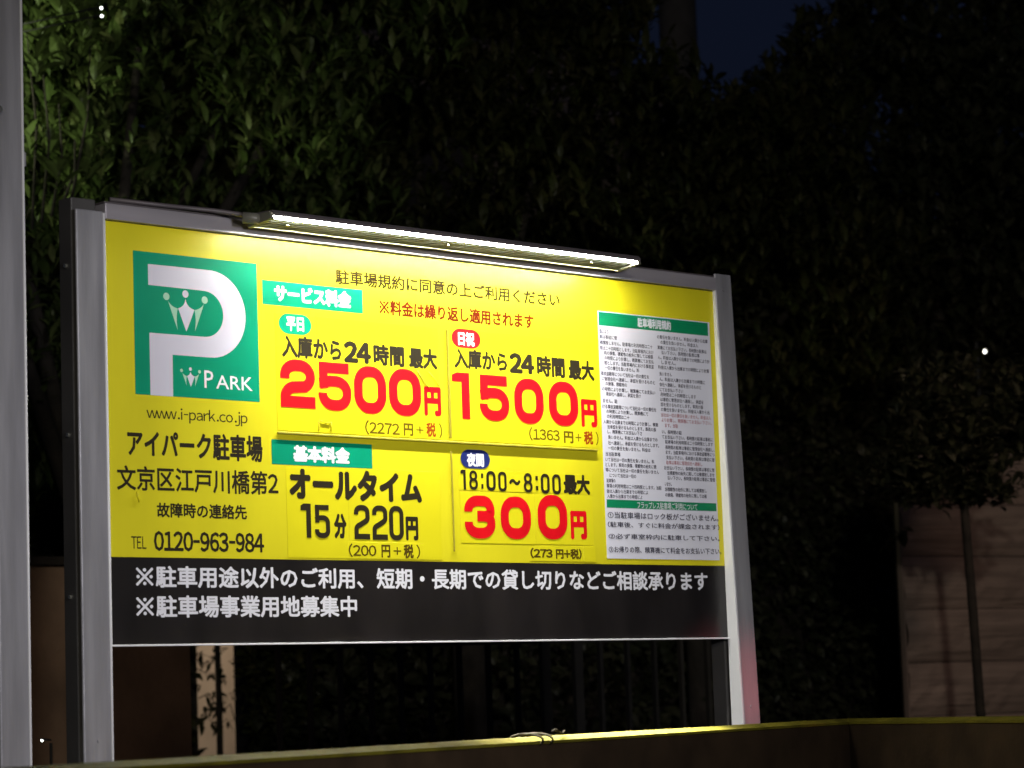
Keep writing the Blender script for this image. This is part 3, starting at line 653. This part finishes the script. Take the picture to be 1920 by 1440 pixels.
# dark house with tiled roof behind the trees
dh = thing('dark_house', Vector((*spot(1250, 20).xy, 0)), 'unlit house with tiled roof behind the trees at the top', 'house')
bxo('wall', 900, 1640, 20.0, 21.0, 0, zat(1250, 200, 20), 6, 'house', dh)
h0, h1 = spot(880, 19.4), spot(1500, 20.8); he = (h1-h0); he.z = 0; Lh = he.length; he.normalize(); hn = Vector((-he.y, he.x, 0))
ze, zr = zat(1250, 205, 19.8), zat(1330, 42, 22.5)
tl = None
for r_ in range(7):
    nt_ = 20
    for k in range(nt_):
        if tl is None:
            bm = bmesh.new(); L_ = Lh/nt_
            A = [bm.verts.new((L_*i/6, 0, .035*math.sin(math.pi*i/6))) for i in range(7)]; B = [bm.verts.new((L_*i/6, 1, .035*math.sin(math.pi*i/6)-.02)) for i in range(7)]
            A2 = [bm.verts.new((L_*i/6, 0, .035*math.sin(math.pi*i/6)-.02)) for i in range(7)]
            for i in range(6): bm.faces.new((A[i], A[i+1], B[i+1], B[i])); bm.faces.new((A2[i], A2[i+1], A[i+1], A[i]))
            tl = bpy.data.meshes.new('tile'); bm.to_mesh(tl); bm.free(); tl.materials.append(M['roof'])
        o = bpy.data.objects.new('tile', tl); C.objects.link(o)
        dp = 2.7/7; rise = (zr-ze)/7
        P = h0 + he*(Lh*k/nt_) + hn*(dp*r_); ang = math.atan2(rise, dp)
        o.matrix_world = Matrix.Translation((P.x, P.y, ze+rise*r_+.02)) @ Matrix.Rotation(math.atan2(he.y, he.x), 4, 'Z') @ Matrix.Rotation(ang, 4, 'X') @ Matrix.Diagonal((1, math.hypot(dp, rise)*1.08, 1, 1))
        mw = o.matrix_world.copy(); o.parent = dh; o.matrix_parent_inverse = Matrix.Translation(-dh.location)
        o['p'] = 1; del o['p']
# utility pole
bm = bmesh.new(); P = spot(1295, 15); tube(bm, [(P.x, P.y, 0), (P.x+.02, P.y, 4), (P.x+.03, P.y, 9)], .125, 16, .8)
up_ = fin('utility_pole', bm, M['pole'], None, smooth=True); up_['label'] = 'thick dark utility pole against the night sky at the top'; up_['category'] = 'utility pole'

# ------------------------------------------------------------------ foliage
def leafmesh(wid, fold=.25, droop=.15):      # lance-shaped leaf of unit length along +Y, folded on its midrib
    pts = [(0, 0, 0), (0, .33, .02), (0, .68, 0), (0, 1, -droop)]
    L_ = [(-wid*.75, .28, wid*fold), (-wid, .52, wid*fold), (-wid*.6, .80, wid*fold*.5-droop*.4)]; R_ = [(-x, y, z) for x, y, z in L_]
    v = pts + L_ + R_
    f = [(0, 1, 4), (1, 2, 5, 4), (2, 6, 5), (2, 3, 6), (0, 7, 1), (1, 7, 8, 2), (2, 8, 9), (2, 9, 3)]
    return np.array(v), f
def rot_to(d, tw):
    d = np.array(d); d = d/np.linalg.norm(d); a = np.cross(d, (0, 0, 1.0)); na = np.linalg.norm(a)
    a = np.array((1.0, 0, 0)) if na < 1e-4 else a/na
    b = np.cross(a, d); x = a*math.cos(tw)+b*math.sin(tw); z = np.cross(x, d)
    return np.stack([x, d, z], 1)
GAPS = []
def inview(p):
    for (q1, rad) in GAPS:
        d = (Vector(q1)-CAMP); L = d.length; d /= L; v = Vector(p)-CAMP; t = v.dot(d)
        if t < L+.1 and (v-d*t).length < rad: return True
    return False
def leafcloud(leaves, lm):
    bv, bf = lm; V = []; F = []; n = 0
    for (p, d, s, tw) in leaves:
        R_ = rot_to(d, tw); V.append(bv@R_.T*s+np.array(p)); F += [tuple(i+n for i in f) for f in bf]; n += len(bv)
    return np.concatenate(V), F
def mkfol(name, leaves, lm, m, parent, **kw):
    V, F = leafcloud(leaves, lm); me = bpy.data.meshes.new(name); me.from_pydata(V.tolist(), [], F); me.update(); return link(name, me, m, parent, **kw)
def sprigs(centres, rr, n, s, rad, upw=.8):
    out = []
    for (c, k) in centres:
        ax = Vector((rr.gauss(0, .5), rr.gauss(0, .5), upw)).normalized()
        for i in range(n):
            ph = i*2.4+rr.random(); el = rr.uniform(.25, 1.1)
            d = Vector((math.cos(ph)*math.sin(el), math.sin(ph)*math.sin(el), math.cos(el)))
            d = ax.to_track_quat('Z', 'Y') @ d; b0 = Vector(c)+ax*(rad*i/n)
            if inview(b0): continue
            out.append((tuple(b0), tuple(d), s*k*rr.choice((.6, .8, 1, 1.1, 1.5))*rr.uniform(.85, 1.15), rr.uniform(-.5, .5)))
    return out
def ellip(px, py, D, rpx, rpy, rd, n, rr, clump=0):
    # points in an ellipsoidal clump (centre at a bearing; radii given in metres)
    c = spot(px, D, py); out = []
    while len(out) < n:
        a = Vector((rr.uniform(-1, 1), rr.uniform(-1, 1), rr.uniform(-1, 1)))
        if a.length > 1 or a.length < .25: continue
        p = c + Vector((rt.x, rt.y, 0))*a.x*rpx + Vector((fwd.x, fwd.y, 0)).normalized()*a.y*rd + Vector((0, 0, 1))*a.z*rpy
        if math.sin(p.x*5.1+1)*math.sin(p.y*4.3)*math.sin(p.z*5.7+2) < -.25 and clump: continue
        out.append((p, 1))
    return out
def trunk(pts, r, m, parent, taper=.5, name='trunk'):
    bm = bmesh.new(); tube(bm, pts, r, 9, taper); return fin(name, bm, M[m], parent, smooth=True)
def tree(name, label, cat, px, D, lumps, nl, s, m, seed, wid=.2, trunkr=.07, group=None, per=7, upw=.6, zt=None, lean=0):
    rr = random.Random(seed); base = spot(px, D); base.z = 0
    T_ = thing(name, base, label, cat, group)
    cs = []; tops = []
    tot = sum(l[2]*l[3] for l in lumps)
    for (lx, ly, a_, b_, dd) in lumps:
        cs += ellip(lx, ly, D+dd, a_, b_, min(a_, b_)*.9, max(20, int(nl/per*a_*b_/tot)), rr, 1); tops.append(spot(lx, D+dd, ly))
    zt = zt or min(t.z for t in tops)+.2
    fork = Vector((base.x+lean*.6, base.y, min(zt, 3.2)*.8))
    trunk([base, (base+fork)/2+Vector((.03, .02, 0)), fork], trunkr, 'bark', T_, .7)
    for t in tops:
        mid = (fork+t)/2+Vector((rr.uniform(-.15, .15), rr.uniform(-.15, .15), .1)); trunk([fork-Vector((0, 0, .03)), mid, t], trunkr*.5, 'bark', T_, .35, 'branch')
    lv = sprigs(cs, rr, per, s, s*1.1, upw)
    mkfol('crown', lv, leafmesh(wid), M[m], T_, kind='stuff'); return T_, fork

# small lamps seen through the leaves
def bulbs(name, label, spots, m, pole_px, D, h, r, cat='lamp'):
    P = spot(pole_px, D); base = Vector((P.x, P.y, 0)); t = thing(name, base, label, cat)
    bm = bmesh.new(); tube(bm, [base, base+Vector((0, 0, h))], min(.02, r*1.2), 8); fin('pole', bm, M['lampblack'], t)
    for (px, py) in spots:
        c = spot(px, D, py); bm = bmesh.new(); bmesh.ops.create_uvsphere(bm, u_segments=12, v_segments=8, radius=r)
        for v in bm.verts: v.co = c + v.co
        fin('bulb', bm, M[m], t, smooth=True)
        bm = bmesh.new(); q1 = Vector((base.x, base.y, c.z)); tube(bm, [q1, c+Vector((0, 0, r*.8))], .003, 6); fin('arm', bm, M['lampblack'], t)
        GAPS.append((tuple(c), .045))
    return t
bulbs('lane_lamp', 'twin white points of a lamp shining through the leaves, top left', [(190, 15), (191, 30)], 'bulb', 14, 9.0, zat(14, 6, 9.0), .0048)
bulbs('yard_lamp', 'single small white lamp in the dark trees at the right', [(1846, 659)], 'bulbwarm', 1835, 12.5, zat(1835, 640, 12.5), .009)
bulbs('marker_lamp', 'tiny white light low between the two left posts', [(79, 1388)], 'bulb', 86, 8.0, zat(79, 1392, 8.0), .004)

# lance-leaved tree lit from the left; its nearest leaves are single objects
rr = random.Random(4)
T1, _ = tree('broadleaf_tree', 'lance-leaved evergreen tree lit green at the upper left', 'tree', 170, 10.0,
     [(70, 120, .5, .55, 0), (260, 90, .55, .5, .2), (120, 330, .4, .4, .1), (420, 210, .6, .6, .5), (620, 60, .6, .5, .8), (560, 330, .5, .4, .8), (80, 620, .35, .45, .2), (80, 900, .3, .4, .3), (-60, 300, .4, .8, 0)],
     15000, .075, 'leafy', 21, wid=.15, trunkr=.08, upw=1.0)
lmn = bpy.data.meshes.new('leaf'); bv, bf = leafmesh(.21, .3); lmn.from_pydata(bv.tolist(), [], bf); lmn.update(); lmn.materials.append(M['leafy'])
cent = [(spot(rr.uniform(50, 175), 9.35+rr.uniform(-.1, .35), rr.uniform(-5, 390)), 1) for _ in range(30)] + [(spot(rr.uniform(150, 420), 9.5+rr.uniform(0, .3), rr.uniform(0, 380)), .9) for _ in range(8)]
for (p, d, s_, tw) in sprigs(cent, rr, 8, .088, .09, 2.2)[:290]:
    R_ = rot_to(d, tw); o = bpy.data.objects.new('leaf', lmn); C.objects.link(o)
    mw = Matrix([[*R_[0], p[0]], [*R_[1], p[1]], [*R_[2], p[2]], [0, 0, 0, 1]]) @ Matrix.Diagonal((s_, s_, s_, 1))
    o.parent = T1; o.matrix_parent_inverse = Matrix.Translation(-T1.location); o.matrix_basis = mw
for k in range(5):
    p0 = spot(60+k*18, 9.5, 430-k*12); p1 = spot(50+k*30, 9.35, 60+(k*67) % 260); trunk([p0, (p0+p1)/2+Vector((.03, 0, .02)), p1], .006, 'bark', T1, .4, 'twig')
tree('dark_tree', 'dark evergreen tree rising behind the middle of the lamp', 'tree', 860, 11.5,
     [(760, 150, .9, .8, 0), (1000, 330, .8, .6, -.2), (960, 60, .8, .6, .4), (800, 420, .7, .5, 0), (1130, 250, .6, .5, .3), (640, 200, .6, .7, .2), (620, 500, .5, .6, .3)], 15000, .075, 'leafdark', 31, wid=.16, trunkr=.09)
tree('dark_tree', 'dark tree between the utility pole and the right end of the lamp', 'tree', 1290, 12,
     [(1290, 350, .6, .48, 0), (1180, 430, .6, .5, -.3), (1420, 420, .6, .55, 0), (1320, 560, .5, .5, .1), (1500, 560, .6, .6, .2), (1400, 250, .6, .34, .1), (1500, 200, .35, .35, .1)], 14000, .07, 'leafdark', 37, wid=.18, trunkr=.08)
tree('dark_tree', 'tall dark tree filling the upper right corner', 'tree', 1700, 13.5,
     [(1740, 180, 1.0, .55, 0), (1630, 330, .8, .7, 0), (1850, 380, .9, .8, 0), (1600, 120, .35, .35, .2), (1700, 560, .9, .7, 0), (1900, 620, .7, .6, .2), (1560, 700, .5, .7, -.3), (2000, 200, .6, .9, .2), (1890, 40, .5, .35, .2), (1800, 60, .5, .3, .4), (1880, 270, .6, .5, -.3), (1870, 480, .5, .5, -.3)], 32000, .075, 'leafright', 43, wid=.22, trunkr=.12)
# thin tree in front of the boarded wall
rr = random.Random(8); b0 = spot(1841, 10.6); b0.z = 0
T4 = thing('thin_tree', b0, 'slender leaning dark trunk with low crown before the boarded wall', 'tree')
pt = lambda x, y, D: spot(x, D, y)
trunk([pt(1846, 1420, 10.6), pt(1838, 1330, 10.6), pt(1824, 1140, 10.6), pt(1809, 960, 10.6), pt(1800, 820, 10.6)], .021, 'bark', T4, .8)
trunk([Vector((b0.x, b0.y, 0)), pt(1846, 1421, 10.6)], .022, 'bark', T4, 1.0)
for (x, y) in ((1740, 820), (1860, 800), (1690, 880), (1790, 720), (1880, 900)): trunk([pt(1808, 950, 10.6), pt((x+1806)/2, (y+930)/2, 10.6), pt(x, y, 10.6)], .012, 'bark', T4, .4, 'branch')
cs = []
for (x, y, a_, b_, n_) in ((1740, 850, .22, .20, 190), (1830, 870, .2, .16, 130), (1800, 760, .28, .2, 200), (1680, 900, .14, .13, 90), (1770, 925, .16, .07, 70), (1850, 930, .12, .05, 40)): cs += ellip(x, y, 10.6, a_, b_, .18, n_, rr)
mkfol('crown', sprigs(cs, rr, 6, .05, .05, .3), leafmesh(.24), M['leafright'], T4, kind='stuff')
# leaves hanging on the wall edge
T5 = thing('vine_sprig', spot(1683, 11.3, 1000), 'small dark sprig of leaves against the left edge of the boarded wall', 'plant')
mkfol('leaves', sprigs([(spot(1683, 11.3, 992), 1), (spot(1688, 11.3, 1005), 1), (spot(1681, 11.3, 1015), 1)], rr, 5, .06, .04, -.2), leafmesh(.3), M['leafdark'], T5, kind='stuff')
trunk([spot(1660, 11.35, 985), spot(1684, 11.3, 1000), spot(1690, 11.3, 1012)], .004, 'bark', T5, .6, 'stem')
# hedges
def hedge(label, px0, px1, D0, D1, py_top, nl, m, seed, s=.06, wid=.3, th=.5):
    rr = random.Random(seed); c = spot((px0+px1)/2, (D0+D1)/2); c.z = 0
    T_ = thing('hedge', c, label, 'hedge', None); p, q_ = spot(px0, D0), spot(px1, D1); e = (q_-p); e.z = 0; L = e.length; e.normalize(); n = Vector((-e.y, e.x, 0))
    z1 = zat((px0+px1)/2, py_top, (D0+D1)/2); lv = []
    for _ in range(nl):
        x = rr.uniform(0, L); y = abs(rr.gauss(0, .10)); z = rr.uniform(0, z1)*.999
        zz = z + .06*math.sin(x*5)+.04*math.sin(x*13)
        y += .08*math.sin(x*4+z*3)+.05*math.sin(z*9+x*7)
        b = p+e*x+n*y; b.z = zz
        if inview(b): continue
        d = -n*rr.uniform(.2, 1)+e*rr.gauss(0, .6)+Vector((0, 0, rr.gauss(-.1, .6)))
        lv.append((tuple(b), tuple(d), s*rr.uniform(.6, 1.3), rr.uniform(-1, 1)))
    mkfol('foliage', lv, leafmesh(wid), M[m], T_, kind='stuff')
    bxo('core', px0+8, px1-8, D0+.35, D1+.35, 0, z1-.1, th, 'bark', T_)
    return T_
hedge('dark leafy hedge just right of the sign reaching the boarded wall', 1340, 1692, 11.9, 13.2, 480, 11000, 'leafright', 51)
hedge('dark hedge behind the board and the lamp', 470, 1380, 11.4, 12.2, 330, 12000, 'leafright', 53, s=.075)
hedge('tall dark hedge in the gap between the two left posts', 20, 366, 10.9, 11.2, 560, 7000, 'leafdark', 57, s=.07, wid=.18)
# shrub whose leaves stand out against the lit beige wall
T6 = thing('shrub', Vector((*spot(412, 12).xy, 0)), 'leafy shrub in silhouette against the lit beige wall', 'shrub'); rr = random.Random(6)
trunk([Vector((*spot(413, 12).xy, 0)), spot(413, 12, 1440), spot(411, 12, 1330), spot(407, 12, 1200)], .017, 'bark', T6, .8)
trunk([spot(408, 12, 1225), spot(385, 12, 1262), spot(366, 12, 1252)], .004, 'bark', T6, .7, 'branch')
trunk([spot(411, 12, 1330), spot(390, 12, 1300), spot(372, 12, 1310)], .004, 'bark', T6, .7, 'branch')
trunk([spot(411, 12, 1340), spot(432, 12, 1320), spot(440, 12, 1350)], .004, 'bark', T6, .7, 'branch')
cc = [(spot(rr.gauss(396, 9), 12, y), 1) for y in (1212, 1220, 1232, 1240, 1250, 1262, 1285, 1296, 1302, 1308, 1318, 1324, 1330, 1338, 1345, 1352, 1360)]+[(spot(rr.gauss(424, 5), 12, y), 1) for y in (1215, 1240, 1270, 1300, 1330, 1350, 1362)]
mkfol('leaves', sprigs(cc, rr, 5, .045, .03, -.3), leafmesh(.2), M['leafdark'], T6, kind='stuff')
# edge of the hedge that closes the gap on the right, leaning outwards towards the ground
T7 = thing('bush', Vector((*spot(520, 11.6).xy, 0)), 'dark bush closing the gap right of the lit beige wall', 'shrub')
lv = []
for _ in range(2600):
    y = rr.uniform(1150, 1500); x = rr.uniform(max(446, 446+(y-1290)*.22)+9, 590); p = spot(x, 11.3+rr.uniform(0, .3), y)
    lv.append((tuple(p), (rr.gauss(0, 1), rr.gauss(0, 1), rr.gauss(.2, .6)), .05*rr.uniform(.6, 1.2), rr.uniform(-1, 1)))
mkfol('foliage', lv, leafmesh(.25), M['leafdark'], T7, kind='stuff')
trunk([Vector((*spot(520, 11.5).xy, 0)), spot(515, 11.5, 1300)], .03, 'bark', T7, .6)
# distant belt of trees
rr = random.Random(9); lv = []
for _ in range(16000):
    x = rr.uniform(-300, 2300); top = 640 if x > 1560 else 330 if x > 1150 else -30
    p = spot(x, 26+rr.uniform(-.5, .5)); p.z = rr.uniform(0, zat(x, top, 26)-rr.random()**2*.5)
    lv.append((tuple(p), (rr.gauss(0, 1), rr.gauss(0, 1), rr.gauss(.2, .6)), .62*rr.uniform(.6, 1.2), rr.uniform(-1, 1)))
V, F = leafcloud(lv, leafmesh(.4)); me = bpy.data.meshes.new('distant_trees'); me.from_pydata(V.tolist(), [], F); me.update()
o = link('distant_trees', me, M['leafdark'], None, kind='stuff'); o['label'] = 'distant dark belt of trees behind everything'; o['category'] = 'trees'
